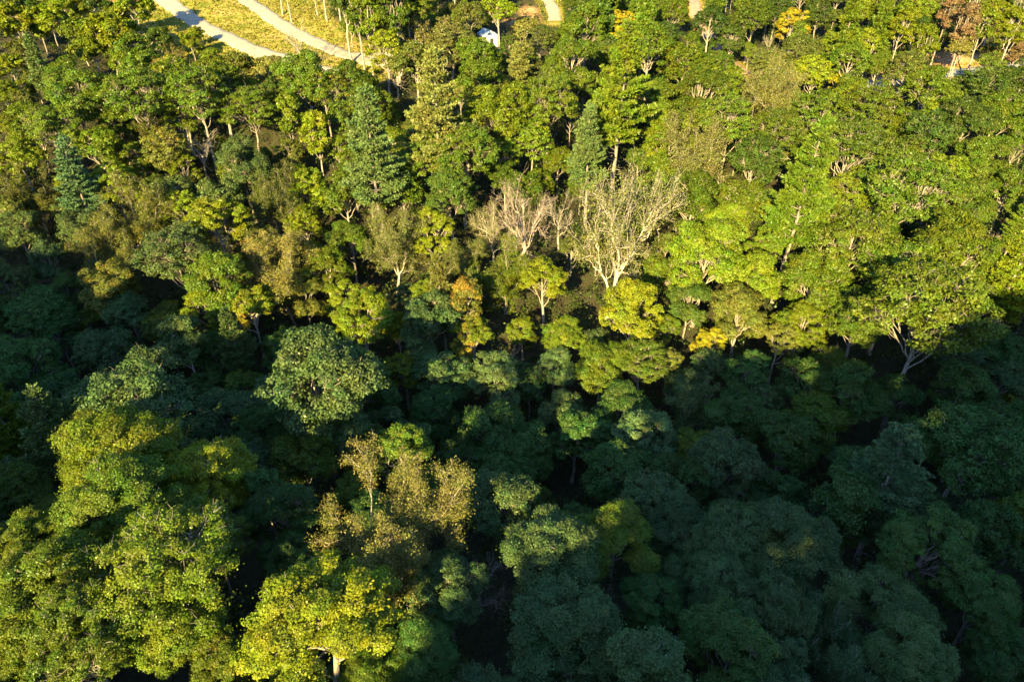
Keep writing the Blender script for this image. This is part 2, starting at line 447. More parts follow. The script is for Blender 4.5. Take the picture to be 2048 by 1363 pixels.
# ---------------------------------------------------------------- pines
def pine(seed, R=4.0, H=22.0, z0=8.0, nneedle=26000, leaf=0.34, step=0.62, per=5, trunk_r=0.27, dead=6, taper=0.75, droop=0.0, dens=1.0):
    r = np.random.default_rng(seed)
    tr = Tubes(); lb = Tubes()
    tp = np.linspace(0, 1, 10)
    TP = np.stack([np.cumsum(r.normal(0, 0.05, 10)), np.cumsum(r.normal(0, 0.05, 10)), tp*H*0.985], -1); TP[0, :2] = 0
    TR = trunk_r*(1.08-tp)**0.9
    tr.add(TP, TR, 8)
    seg_a, seg_b, seg_w = [], [], []
    z = z0
    while z < H-0.5:
        t = (z-z0)/(H-z0)
        L = R*((1-t)**taper)*(0.72 + 0.28*min(1, t/0.15))*r.uniform(0.85, 1.1)
        n = per if t < 0.85 else 4
        a0 = r.uniform(0, 6.28)
        for j in range(n):
            if r.uniform() < 0.18: continue
            th = a0 + j*2*pi/n + r.normal(0, 0.22)
            l = L*r.uniform(0.62, 1.15) + 0.3
            a = np.array([np.interp(z, TP[:, 2], TP[:, i]) for i in range(3)])
            el = 0.10 + 0.55*t + r.normal(0, 0.08) - droop
            dr = np.array([cos(th)*cos(el), sin(th)*cos(el), sin(el)])
            b = a + dr*l + np.array([0, 0, 0.10*l])
            P = curve(a, b, 6, unit(dr - np.array([0, 0, 0.15])), r)
            lb.add(P, np.linspace(0.03 + 0.007*l, 0.01, 6), 4)
            side = np.array([-sin(th), cos(th), 0])
            m = max(4, int(l*3.6))
            for q in range(m):
                f = 0.12 + 0.88*(q+0.5)/m
                s0 = np.array([np.interp(f*5, np.arange(6), P[:, i]) for i in range(3)])
                sg = 1 if q % 2 else -1
                tl = (0.42*l*(1.15-f) + 0.30)*r.uniform(0.7, 1.2)
                e = s0 + unit(side*sg*0.9 + dr*0.75 + np.array([0, 0, 0.16 + r.normal(0, .12)]))*tl
                if dens > .5: lb.add(np.array([s0, (s0+e)/2 + r.normal(0, 0.03, 3), e]), np.array([0.018, 0.012, 0.006]), 3)
                seg_a.append(s0); seg_b.append(e); seg_w.append(tl)
            seg_a.append(P[3]); seg_b.append(P[5]); seg_w.append(np.linalg.norm(P[5]-P[3])*1.3)
        z += step*r.uniform(0.5, 1.1)
    a = TP[-1]; seg_a.append(a-np.array([0, 0, 1.2])); seg_b.append(a+np.array([0, 0, 0.3])); seg_w.append(1.5)
    for _ in range(dead*3):
        z = r.uniform(z0*0.45, z0*1.05); th = r.uniform(0, 6.28)
        a = np.array([np.interp(z, TP[:, 2], TP[:, i]) for i in range(3)])
        b = a + np.array([cos(th), sin(th), r.uniform(-0.15, 0.3)])*r.uniform(0.5, R*0.55)
        lb.add(curve(a, b, 5, unit(b-a)*0.6 + np.array([0, 0, 0.3]), r), np.linspace(0.038, 0.009, 5), 3)
    A = np.array(seg_a); B = np.array(seg_b); W = np.array(seg_w); W = W/W.sum()
    idx = r.choice(len(A), nneedle, p=W)
    f = r.uniform(0.12, 1.06, nneedle)[:, None]
    C0 = A[idx]*(1-f) + B[idx]*f
    dv = unit(B[idx]-A[idx])
    nd = unit(dv*0.55 + r.normal(0, 0.55, (nneedle, 3)) + np.array([0, 0, 0.42]))
    L = leaf*r.uniform(0.7, 1.3, nneedle)[:, None]; Wd = L*0.30
    sd = unit(np.cross(nd, r.normal(0, 1, (nneedle, 3))))
    V = np.stack([C0, C0 + nd*L*0.55 + sd*Wd*0.5, C0 + nd*L, C0 + nd*L*0.55 - sd*Wd*0.5], 1)
    tint = np.clip(0.3 + 0.3*f[:, 0] + r.uniform(-0.15, 0.2, len(A))[idx] + r.normal(0, 0.12, nneedle), 0, 1)
    return tr.mesh('tree_trunk'), lb.mesh('tree_limbs'), quads_mesh('tree_crown', V, M_NEEDLE, tint)

# ---------------------------------------------------------------- the kinds of tree
# design radius, crown-centre height, object name, category
KINDS = {
    'O': (5.0, 11.6, 'broadleaf_tree'), 'M': (4.6, 10.8, 'maple_tree'), 'S': (6.0, 12.6, 'thin_crowned_tree'),
    'P': (4.0, 15.0, 'pine_tree'), 'Q': (2.6, 11.0, 'pine_tree'), 'L': (2.6, 10.4, 'poplar_tree'), 'D': (5.0, 11.0, 'dead_tree'),
    'Y': (2.6, 4.4, 'young_tree'), 'H': (2.4, 15.0, 'poplar_tree'), 'F': (6.0, 12.6, 'thin_crowned_tree'), 'V': (5.0, 12.0, 'oak_tree'),
}
NVAR = {'O': (5, 7, 5), 'M': (3, 4, 3), 'S': (2, 3, 2), 'P': (1, 4, 3), 'Q': (1, 2, 3), 'L': (1, 3, 4), 'D': (2, 3, 2), 'Y': (2, 3, 4), 'H': (1, 2, 3), 'F': (1, 3, 1), 'V': (2, 4, 2)}
_cache = {}
def variant(kind, lod, i):
    i = i % NVAR[kind][lod]
    key = (kind, lod, i)
    if key in _cache: return _cache[key]
    sd = (ord(kind)*101 + lod*31 + i*7) % 100000
    lf = (0.16, 0.235, 0.34)[lod]
    q = (6.2, 2.5, 1.0)[lod]
    tw = (4, 2, 0)[lod]
    rr = random.Random(sd)
    if kind == 'O':
        out = broadleaf(sd, 5.0, 16, 5.4, nl=rr.choice([14, 17, 20]), nc=15, rc=rr.uniform(.66, .8), leaf=lf, nleaf=int(14000*q), lobe=rr.uniform(.30, .38), twig=tw, gap=0.32 if lod == 0 else 0.26)
    elif kind == 'V':   # vase-shaped oak with limbs in view
        out = broadleaf(sd, 5.0, 16.5, 7.2, nl=15, nc=13, rc=0.68, leaf=lf, nleaf=int(9500*q), lobe=0.40, twig=tw+1, gap=0.2, limb=0.9, show=0.15, trunk_r=0.2, squash=0.5)
    elif kind == 'M':
        out = broadleaf(sd, 4.6, 15.5, 7.0 if lod == 0 else 4.2, nl=21, nc=11, rc=0.60, leaf=lf*0.95, nleaf=int(14500*q), lobe=0.28, gap=0.24, twig=tw, squash=0.5)
    elif kind == 'S':
        out = bare(sd, 6.0, 18.5, 5 if lod < 2 else 4, trunk_r=0.24, up=0.45, leafn=int(15000*q), leaf=lf*0.9, base=0.30)
    elif kind == 'F':
        out = bare(sd, 6.0, 18.5, 5, trunk_r=0.26, up=0.5, leafn=int(3400*q), leaf=lf*0.8, base=0.30)
    elif kind == 'D':
        out = bare(sd, 5.0, 15.5, 5 if lod < 2 else 4, trunk_r=0.25, up=0.25, base=0.42)
    elif kind == 'P':
        out = pine(sd, 4.0, 22, 8.5, nneedle=int(13500*q), leaf=(0.28, 0.38, 0.52)[lod], taper=rr.uniform(.65, .85), step=0.95, per=5, dens=1 if lod < 2 else 0)
    elif kind == 'Q':
        out = pine(sd, 2.6, 17, 5.0, nneedle=int(11000*q), leaf=(0.26, 0.38, 0.52)[lod], taper=0.9, trunk_r=0.2, dens=0)
    elif kind == 'L':
        out = broadleaf(sd, 2.6, 16, 5.5, nl=9, nc=9, rc=0.66, leaf=lf*0.95, nleaf=int(8500*q), lobe=0.42, twig=tw, trunk_r=0.17, lean=0.15, gap=0.1)
    elif kind == 'H':
        out = broadleaf(sd, 2.4, 20, 11.0, nl=8, nc=8, rc=0.6, leaf=lf, nleaf=int(5500*q), lobe=0.42, twig=tw, trunk_r=0.19, lean=0.15, gap=0.1)
    elif kind == 'Y':
        out = broadleaf(sd, 2.6, 7.2, 1.6, nl=8, nc=8, rc=0.62, leaf=lf*0.9, nleaf=int(6500*q), lobe=0.44, twig=tw, trunk_r=0.10, lean=0.1, gap=0.1)
    _cache[key] = out
    return out

# linear colours of the foliage
CL = {
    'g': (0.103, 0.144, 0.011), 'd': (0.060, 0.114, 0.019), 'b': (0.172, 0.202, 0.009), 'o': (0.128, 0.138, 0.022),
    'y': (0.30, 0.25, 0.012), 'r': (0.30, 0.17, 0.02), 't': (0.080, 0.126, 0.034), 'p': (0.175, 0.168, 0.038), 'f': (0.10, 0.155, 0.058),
    'h': (0.066, 0.102, 0.014), 'u': (0.090, 0.122, 0.030),  # sunlit copies of d and t, which carry the valley shade's teal
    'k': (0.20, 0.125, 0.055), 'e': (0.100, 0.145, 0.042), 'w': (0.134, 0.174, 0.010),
}
CNAME = {'g': 'green', 'd': 'dark green', 'b': 'bright yellow-green', 'o': 'olive', 'y': 'yellow', 'r': 'orange', 't': 'grey-green',
         'p': 'pale olive', 'k': 'pinkish brown', 'e': 'blue-green', 'f': 'blue-green', 'w': 'fresh green'}
KNAME = {'O': 'oak', 'V': 'oak with pale limbs showing', 'M': 'dense maple', 'S': 'thin-leaved tree with pale branches', 'P': 'pine', 'Q': 'slim pine',
         'L': 'narrow poplar', 'D': 'leafless dead tree', 'Y': 'small young tree', 'H': 'tall bare-stemmed poplar', 'F': 'sparse tree'}
KSHORT = {'O': 'broadleaf tree', 'V': 'open oak', 'M': 'maple', 'S': 'thin-leaved tree', 'P': 'pine', 'Q': 'slim pine',
          'L': 'narrow poplar', 'D': 'dead tree', 'Y': 'young tree', 'H': 'bare-stemmed poplar', 'F': 'sparse tree'}
CAT = {'O': 'broadleaf tree', 'V': 'oak tree', 'M': 'maple tree', 'S': 'tree', 'P': 'pine tree', 'Q': 'pine tree', 'L': 'poplar tree', 'D': 'dead tree', 'Y': 'young tree', 'H': 'poplar tree', 'F': 'tree'}
GROUP = {'broadleaf_tree': 'rounded broadleaf trees of the slopes', 'oak_tree': 'open-limbed oaks of the wooded slopes', 'maple_tree': 'maples among the oaks', 'thin_crowned_tree': 'thin-leaved trees with pale branches',
         'pine_tree': 'pines standing in the wood', 'poplar_tree': 'tall narrow poplars', 'dead_tree': 'leafless dead trees', 'young_tree': 'young trees and tall shrubs'}

# every tree that can be picked out in the photograph: x, y of the crown's middle, its width (photo pixels), kind, colour[, autumn, label, short name]
T = [
 # far left hillside
 (30,60,72,'Y','b'),(100,50,66,'Y','b'),(65,22,40,'Q','d'),(160,75,64,'Y','w'),(215,80,78,'Y','b'),(270,30,76,'Y','w'),(250,125,58,'Y','w'),
 (135,150,66,'O','w'),(185,105,60,'Y','b'),(205,25,52,'Y','d'),(130,20,50,'Y','b'),(20,20,60,'Y','o'),(170,20,48,'Y','b'),(48,105,50,'Y','o'),
 (78,128,46,'Q','e',0,'slim blue-green pine with a bare double stem near the left edge','the slim pine on the left'),
 (25,140,50,'Y','b'),(12,190,60,'O','w'),(318,92,54,'Y','d',0,'round dark green young tree at the foot of the grassy bank','the round shrub at the bank'),
 (322,152,36,'Y','y',0,'small yellow young tree beside the grassy bank','the small yellow tree'),
 (275,135,60,'L','g',0,'tall narrow olive-green poplar casting a dark shadow on its right side','the tall narrow poplar'),
 (345,100,36,'S','p'),(385,92,44,'Y','b'),(425,125,44,'Y','b'),(480,140,56,'Y','o'),(230,50,50,'Y','b'),
 (540,150,60,'Y','p',0,'small pale yellow-green tree standing alone below the end of the gravel track','the pale tree by the track'),
 (600,80,70,'D','p',0,'leafless pale sapling standing in the grass between the two gravel tracks','the bare sapling between the tracks'),
 (398,200,130,'V','g',0,'big round oak with a cream trunk and limbs below the grassy clearing','the big cream-limbed oak'),
 (350,165,100,'O','w'),(440,170,100,'O','w'),(365,225,84,'O','g'),
 (398,285,76,'D','p',0,'bare bleached snag with one bent arm, in front of the big oak','the bleached snag'),
 (228,183,48,'Y','y',0.5,'small orange-leaved tree on the left of the big oak','the small orange tree'),
 (150,190,120,'O','g'),(290,205,130,'V','g'),(500,215,110,'V','g',0,'rounded oak with a slender cream trunk showing low down','the cream-trunked oak'),
 (580,245,56,'L','w',0,'bright green narrow tree like a flame, left one of two','the bright flame-shaped poplar'),
 (635,278,58,'L','b',0.15,'bright green narrow tree like a flame, right one of two','the second flame-shaped poplar'),
 (610,160,110,'O','g'),(560,185,70,'O','d'),(650,190,90,'V','g',0.22,'oak with orange patches and crooked pale limbs','the orange-flecked oak'),
 (705,165,90,'O','g'),(740,215,90,'O','g'),(770,110,80,'M','b',0,'bright green maple at the fork of the gravel track','the bright maple by the fork'),
 (790,130,60,'D','p'),(700,245,90,'V','g'),(830,125,100,'O','o'),
 (62,250,90,'O','w'),(110,255,110,'V','g'),(15,250,60,'O','b'),(195,300,100,'O','w'),(45,320,90,'O','w'),(235,250,76,'O','g'),
 (330,300,90,'O','o',0.2),(370,345,64,'M','b'),(440,300,34,'Y','b'),(270,320,80,'M','w'),(300,265,80,'S','o'),
 (146,352,96,'P','f',0,'rounded blue-green pine with a feathery dome, left side of the wood','the round blue-green pine'),
 (60,380,110,'S','o'),(15,345,60,'M','b'),(230,375,90,'M','b',0.1),(20,430,80,'O','o'),
 # centre top
 (850,60,80,'S','p'),(900,80,84,'O','p'),(940,40,60,'O','o'),(1000,20,70,'O','b'),(1050,60,46,'Y','p'),
 (1035,112,60,'P','p',0,'pale feathery pine beside the blue-roofed shed','the pale pine by the shed'),
 (955,108,84,'O','g'),(1085,85,70,'V','o'),(1170,60,86,'O','g'),(1150,125,110,'O','g'),(1240,62,72,'M','y',0.05,'golden yellow maple above the middle of the wood','the golden maple'),
 (1235,115,80,'O','g'),(1300,110,90,'O','g'),(1210,20,60,'Q','d'),(1290,35,60,'Q','g'),(1330,70,60,'O','d'),(1375,120,84,'O','w'),(1345,25,60,'O','w'),
 (1420,45,76,'O','d'),(1460,75,60,'O','d'),(1505,40,70,'O','g'),(1540,85,34,'D','p'),(1520,130,60,'V','o'),
 (1592,48,68,'M','y',0.3,'rounded orange-gold maple, brightest of the far wood','the orange-gold maple'),
 (1600,105,80,'O','o'),(1628,145,80,'O','b'),(1672,165,36,'Y','y',0.2,'small bright yellow tree left of the asphalt road','the small yellow tree by the road'),
 (1738,88,40,'L','b',0.1,'narrow bright yellow-green tree left of the clay bank','the narrow bright poplar'),(1700,55,60,'Q','g'),(1800,60,50,'L','b'),(1850,92,46,'L','b'),
 (1697,62,36,'L','d'),(1660,90,50,'O','w'),(1890,42,42,'L','k',0,'pinkish-brown withered tree above the clay bank','the withered brown tree'),
 (1930,60,50,'L','k'),(1990,30,60,'O','b'),(1960,60,50,'L','w'),(2025,70,50,'L','b'),(1920,100,54,'O','p'),(1770,40,50,'Q','g'),(1830,20,60,'O','w'),(1640,30,60,'O','d'),
 (1555,20,60,'O','d'),(1700,120,80,'O','g'),(1760,130,50,'O','g'),(1815,138,80,'O','o',0.05),(1980,110,40,'Y','p'),(2030,110,50,'Y','k'),
 (690,0,60,'L','d'),(715,20,60,'L','g'),(735,45,56,'L','w'),(765,20,60,'L','d'),(760,65,56,'Y','g'),(790,45,60,'L','g'),(820,15,60,'L','w'),(700,55,44,'Y','g'),
 # large pines of the middle distance
 (872,212,140,'P','p',0,'largest feathery yellow-green pine, upper middle of the wood','the largest feathery pine'),
 (745,298,128,'P','e',0,'blue-green pine with drooping tiers below the largest feathery pine','the tiered blue-green pine'),
 (1240,182,132,'P','g',0,'dark yellow-green pine with open tiers, right of the middle','the open-tiered pine'),
 (1180,295,100,'P','e',0,'lower blue-green pine with a bare stem standing above the dead tree','the lower blue-green pine'),
 (925,300,140,'V','g'),(1000,225,130,'O','w'),(960,170,100,'O','g'),(1095,205,124,'V','g',0,'spreading oak with a twisted cream trunk in a dark hollow','the twisted cream oak'),
 (1060,280,90,'V','w'),(1310,200,110,'O','g'),(1340,270,110,'O','w'),(1000,310,80,'M','w'),(840,320,110,'V','g'),(800,375,100,'O','g'),(900,390,110,'O','d'),
 (1290,260,70,'S','o'),(1400,195,110,'O','g'),(1450,170,90,'V','w'),(1460,255,120,'V','g'),(1390,300,150,'S','p',0,'twiggy grey-olive tree lying low with bleached branches','the twiggy grey tree'),
 (1560,175,120,'S','p',0,'broad pale olive tree left of the asphalt road','the broad pale tree'),(1640,225,100,'V','g'),(1750,225,116,'V','w'),(1790,262,80,'O','g'),
 (1540,265,110,'V','g'),(1690,300,130,'V','g'),(1620,290,90,'S','o'),(1860,185,100,'O','g'),(1885,215,64,'S','p'),(1830,165,60,'Y','g'),(1960,170,90,'O','d'),(2025,180,80,'O','d'),
 (1930,250,110,'O','d'),(2000,240,100,'O','g'),(1850,275,100,'V','d'),(1880,340,100,'O','w'),(1790,330,100,'V','g'),(1970,310,110,'O','g'),(2030,300,70,'V','g'),
 (1800,395,170,'V','g',0,'wide oak with a fan of pale limbs below the right-hand hollow','the wide fan-limbed oak'),
 (1895,345,70,'M','b',0,'bright yellow-green patch of a maple on the right','the bright right-hand maple'),(1930,405,110,'O','g'),(2010,390,90,'O','g'),
 (1600,375,150,'P','g',0,'tall yellow-green pine with a bare branchy stem leaning left','the tall bare-stemmed pine'),
 (1510,330,100,'O','d'),(1480,390,100,'O','g'),(1700,400,110,'V','w'),(1690,200,90,'O','w'),
 # centre
 (490,335,110,'O','t',0,'grey-green rounded oak right of the bright young maples','the grey-green oak'),(545,390,120,'S','o'),(440,400,90,'O','t'),
 (340,395,100,'O','t'),(265,415,140,'S','o'),(375,425,92,'M','b',0,'bright yellow-green crown, upper of a bright pair in the left middle','the upper bright maple'),
 (440,460,124,'M','b',0,'bright yellow-green crown, lower of a bright pair in the left middle','the lower bright maple'),
 (620,380,84,'M','b',0,'tall bright green maple like a curtain, middle left','the bright curtain maple'),(612,455,80,'M','b'),(690,400,100,'O','g'),(740,385,80,'M','w'),
 (785,475,130,'S','p',0,'twiggy olive tree with upswept pale branches left of the bright maple','the upswept twiggy tree'),
 (870,465,96,'M','b',0,'brightest yellow-green maple in the middle of the wood','the brightest maple'),
 (165,465,90,'O','t'),(205,490,120,'S','o',0.1,'olive-brown thin tree with a pale upright trunk','the olive-brown tree'),(355,515,140,'V','t'),(45,465,90,'O','t'),(105,520,80,'O','e'),
 (225,575,110,'O','o',0.18,'olive-gold flat crown jutting over the dark hollow','the jutting olive-gold crown'),(432,575,136,'O','g',0,'round green crown lit from the left above the yellow maple','the round green crown'),
 (560,520,150,'S','p',0.1),(500,470,90,'O','o'),(650,545,100,'O','w'),(700,480,90,'O','g'),(610,595,80,'O','o',0.1),
 (418,622,96,'M','b',0.08,'yellow maple lit at the edge of the dark hollow','the lit yellow maple'),(505,625,100,'M','b',0.26,'yellow and orange maple next to the lit yellow one','the yellow-orange maple'),
 (725,640,116,'M','b',0,'bright lit maple with a pale stem above the dark valley','the pale-stemmed bright maple'),(690,600,80,'M','b'),(800,672,50,'L','b',0.1),(810,740,84,'M','b',0.1),
 (865,645,120,'O','t',0,'grey-green oak with a forked pale stem beside the orange tree','the forked grey-green oak'),(850,720,90,'O','t'),
 (925,622,66,'L','o',0.36,'rusty orange-topped tree among green crowns in the middle','the rusty orange tree'),(950,685,90,'M','w',0.3,'gold and orange crown below the rusty tree','the gold crown'),
 (885,590,70,'Q','p'),(1010,520,120,'S','w'),(935,500,90,'S','o'),(1090,560,100,'M','b',0,'tall bright green maple left of the spreading sparse tree','the tall bright maple'),
 (1045,665,60,'M','b'),(1022,706,50,'D','p'),(1130,670,80,'O','w'),
 (1048,410,150,'D','k',0,'gnarled leafless dead tree with pinkish-grey branches','the gnarled dead tree'),
 (985,440,90,'F','p'),(1120,420,80,'D','p'),
 (1235,430,240,'F','p',0,'largest sparse tree, its long white branches fanned out and thinly leafed','the great fan of white branches'),
 (1195,505,64,'Y','o',0.34),
 (1265,625,126,'M','b',0.06,'bright yellow-green maple under the fan of white branches','the maple under the white fan'),
 (1410,505,150,'O','w'),(1380,405,120,'O','g'),(1320,360,90,'O','w'),(1450,450,100,'O','w'),(1380,600,90,'O','d'),(1320,555,80,'O','g'),
 (1205,722,112,'O','g',0,'lit green crown at the rim of the dark valley below the white fan','the lit rim crown'),(1285,735,100,'V','g'),(1110,742,84,'O','e'),(995,762,116,'O','e',0,'yellow-tipped blue-green crown alone at the rim of the dark valley','the lone rim crown'),
 (1340,730,66,'M','o',0.1),(1480,625,120,'O','o'),(1415,685,64,'M','y',0.08,'yellow crown at the rim, right of the middle','the yellow rim crown'),(1500,560,110,'O','w'),
 (1625,570,130,'O','w',0.05),(1600,645,100,'M','w'),(1555,690,80,'M','o'),(1690,500,170,'V','g'),(1790,560,150,'V','g'),
 (1850,645,230,'V','g',0,'great leaning oak with a forked pale trunk above the dark valley, right','the great forked oak'),
 (1900,520,170,'O','w'),(1720,640,120,'O','g'),(1750,450,110,'O','g'),(2000,560,60,'O','d'),(1970,480,60,'D','k'),
 (2035,545,110,'P','w',0,'green pine with a slanting bare trunk at the right edge','the pine at the right edge'),(2040,440,60,'P','g'),
 (2040,800,56,'M','b',0,'yellow lit crown at the right edge beside deep shade','the lit crown at the right edge'),
 # left hollow in shade
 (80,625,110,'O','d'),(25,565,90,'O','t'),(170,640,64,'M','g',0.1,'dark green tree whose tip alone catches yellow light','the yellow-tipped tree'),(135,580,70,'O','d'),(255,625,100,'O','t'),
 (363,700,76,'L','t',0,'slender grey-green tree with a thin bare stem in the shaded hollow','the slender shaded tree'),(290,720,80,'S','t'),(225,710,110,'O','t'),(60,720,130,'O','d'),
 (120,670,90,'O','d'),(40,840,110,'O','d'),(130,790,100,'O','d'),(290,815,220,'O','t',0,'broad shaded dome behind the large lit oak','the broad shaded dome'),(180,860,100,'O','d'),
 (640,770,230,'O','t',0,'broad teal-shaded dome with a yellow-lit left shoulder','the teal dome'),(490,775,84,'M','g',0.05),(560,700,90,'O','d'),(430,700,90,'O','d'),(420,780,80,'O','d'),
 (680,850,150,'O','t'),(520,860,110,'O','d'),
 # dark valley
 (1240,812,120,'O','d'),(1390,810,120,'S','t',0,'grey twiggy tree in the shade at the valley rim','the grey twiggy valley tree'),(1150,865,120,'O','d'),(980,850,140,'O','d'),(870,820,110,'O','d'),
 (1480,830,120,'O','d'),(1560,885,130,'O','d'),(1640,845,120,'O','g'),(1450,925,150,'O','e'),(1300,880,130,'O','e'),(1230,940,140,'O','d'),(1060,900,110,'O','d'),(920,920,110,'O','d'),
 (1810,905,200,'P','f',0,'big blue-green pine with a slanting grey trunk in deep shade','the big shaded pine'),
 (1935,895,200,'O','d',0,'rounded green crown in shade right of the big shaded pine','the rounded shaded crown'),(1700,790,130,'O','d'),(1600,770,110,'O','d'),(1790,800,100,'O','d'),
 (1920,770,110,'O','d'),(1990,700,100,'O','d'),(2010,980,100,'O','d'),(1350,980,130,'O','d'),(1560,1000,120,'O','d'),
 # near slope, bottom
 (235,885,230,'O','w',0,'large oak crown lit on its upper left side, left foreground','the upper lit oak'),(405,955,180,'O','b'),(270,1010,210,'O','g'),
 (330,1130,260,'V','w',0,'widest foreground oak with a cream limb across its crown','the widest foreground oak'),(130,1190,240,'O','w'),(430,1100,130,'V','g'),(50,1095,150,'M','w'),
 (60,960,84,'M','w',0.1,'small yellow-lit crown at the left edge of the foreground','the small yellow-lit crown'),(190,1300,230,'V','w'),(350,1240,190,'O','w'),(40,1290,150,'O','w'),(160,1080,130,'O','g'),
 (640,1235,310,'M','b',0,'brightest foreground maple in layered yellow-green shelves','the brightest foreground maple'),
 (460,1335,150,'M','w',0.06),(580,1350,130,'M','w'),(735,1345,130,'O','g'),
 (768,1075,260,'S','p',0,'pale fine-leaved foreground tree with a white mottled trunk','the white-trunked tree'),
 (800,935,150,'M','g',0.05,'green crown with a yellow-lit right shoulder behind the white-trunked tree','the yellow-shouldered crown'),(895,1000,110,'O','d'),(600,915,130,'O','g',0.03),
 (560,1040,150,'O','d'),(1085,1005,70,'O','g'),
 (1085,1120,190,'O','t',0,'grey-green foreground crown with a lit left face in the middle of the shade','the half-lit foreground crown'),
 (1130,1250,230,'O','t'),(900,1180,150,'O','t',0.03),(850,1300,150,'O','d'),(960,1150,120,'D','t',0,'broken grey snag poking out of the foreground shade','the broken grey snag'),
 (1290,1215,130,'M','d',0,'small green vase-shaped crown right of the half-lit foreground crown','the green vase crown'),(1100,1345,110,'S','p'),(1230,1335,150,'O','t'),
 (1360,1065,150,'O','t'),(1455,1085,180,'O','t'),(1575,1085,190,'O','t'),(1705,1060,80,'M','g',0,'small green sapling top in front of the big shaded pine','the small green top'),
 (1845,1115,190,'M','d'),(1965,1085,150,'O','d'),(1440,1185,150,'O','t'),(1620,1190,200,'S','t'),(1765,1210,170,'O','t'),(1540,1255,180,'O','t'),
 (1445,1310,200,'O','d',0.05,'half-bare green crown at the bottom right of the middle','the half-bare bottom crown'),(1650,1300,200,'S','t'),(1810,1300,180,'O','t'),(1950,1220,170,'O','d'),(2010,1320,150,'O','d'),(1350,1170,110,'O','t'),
]

PLACED = []      # dicts
def add_tree(px, py, w, kind, col, aut=0.0, label=None, short=None, auto=False):
    R0, hc0, nm = KINDS[kind]
    s = 1.0
    for _ in range(4):
        x, y, d = hit(px, py, hc0*s)
        s = (w/2*d/F)/R0
    PLACED.append(dict(x=x, y=y, d=d, s=s, R=R0*s, hc=hc0*s, px=px, py=py, w=w, kind=kind, col=col, aut=aut, label=label, short=short, auto=auto, name=nm))
for row in T: add_tree(*row)
# stems whose feet show at the edge of the clearing and along the road: x, y of the foot, crown radius
FEET = [(566,31,2.2,'b'),(584,46,2.0,'b'),(636,33,2.1,'g'),(654,42,2.3,'w'),(683,55,2.4,'b'),(745,98,2.3,'w'),(751,90,2.2,'o'),
        (722,50,2.4,'d'),(800,60,2.2,'w'),(1915,100,2.0,'w'),(2000,110,2.0,'b')]
for fx, fy, R, c in FEET:
    x, y, d = hit(fx, fy, 0.0)
    s = R/2.4; hc = 15.0*s
    a, b, d = proj(np.array(x), np.array(y), ground(x, y) + hc)
    PLACED.append(dict(x=x, y=y, d=float(d), s=s, R=R, hc=hc, px=float(a), py=float(b), w=2*R*F/float(d), kind='H', col=c, aut=0.0, label=None, short=None, auto=False, name='poplar_tree'))

# openings that stay clear of crowns (photo outline of the ground seen there)
KEEP = [
 [(285,-5),(330,25),(430,75),(500,118),(560,150),(600,125),(690,130),(745,118),(745,100),(700,70),(665,40),(640,-5)],
 [(1725,160),(1800,150),(2048,132),(2048,145),(1730,178)],
 [(1850,118),(1990,115),(1985,135),(1850,150)],
 [(1375,-5),(1405,-5),(1420,60),(1395,60)],
 [(1080,-5),(1130,-5),(1120,30),(1085,28)],
 [(960,66),(992,66),(992,96),(960,96)],
 [(1040,15),(1085,15),(1085,48),(1040,48)],
 [(130,0),(250,0),(230,14),(130,14)],
]
def blocked(x, y, z0, z1, R):
    for z in (z0, (z0+z1)/2, z1):
        for dx in (-0.7, 0, 0.7):
            a, b, _ = proj(np.array(x+dx*R), np.array(y), np.array(z))
            for K in KEEP:
                if inside(K, a, b): return True
    return False

# trees between the picked ones
def fill():
    r = random.Random(11)
    cands = []
    y = 16.0
    while y < 222:
        half = (y+45)*0.80 + 14
        step = 4.2 if y < 100 else 4.8
        x = -half
        while x < half:
            cands.append((x + r.uniform(-1.6, 1.6), y + r.uniform(-1.6, 1.6)))
            x += step
        y += step
    r.shuffle(cands)
    for x, y in cands:
        far = y > 125
        kind = r.choices(['O', 'V', 'M', 'S', 'L', 'P', 'Y'], [30, 22, 12, 2, 8 if far else 3, 4, 24 if far else 0])[0]
        R0, hc0, nm = KINDS[kind]
        if kind in 'LY': R = r.uniform(1.8, 2.8)
        elif kind == 'P': R = r.uniform(2.6, 3.6)
        else: R = r.uniform(2.2, 4.0)
        if y > 120: R *= 0.85
        s = R/R0
        g = float(ground(x, y))
        a, b, d = proj(np.array(x), np.array(y), np.array(g + hc0*s))
        if not (-60 < a < 2108 and -40 < b < 1440): continue
        if a < 640 and b < 170 and kind not in 'Y': continue
        if b < 20 and a < 600 and kind not in 'Y': continue
        if blocked(x, y, g, g + hc0*s*1.45, R): continue
        ok = True
        for p in PLACED:
            dd = math.hypot(p['x']-x, p['y']-y)
            if dd < 0.68*(p['R'] + R): ok = False; break
            # keep the picked crowns in view: a filler must not stand in front of one
            if not p['auto'] and abs(p['px']-a) < 0.34*p['w'] and b > p['py'] + 4 and (b - R*F/d*1.0) < p['py'] + 0.10*p['w'] and dd < 14: ok = False; break
        if not ok: continue
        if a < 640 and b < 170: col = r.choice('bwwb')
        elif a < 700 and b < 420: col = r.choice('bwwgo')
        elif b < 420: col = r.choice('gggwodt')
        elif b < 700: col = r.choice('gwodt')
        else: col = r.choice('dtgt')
        if kind == 'S': col = r.choice('pot')
        if kind == 'P': col = r.choice('eg')
        PLACED.append(dict(x=x, y=y, d=float(d), s=s, R=R, hc=hc0*s, px=float(a), py=float(b), w=2*R*F/float(d), kind=kind, col=col,
                           aut=0, label=None, short=None, auto=True, name=nm))
fill()

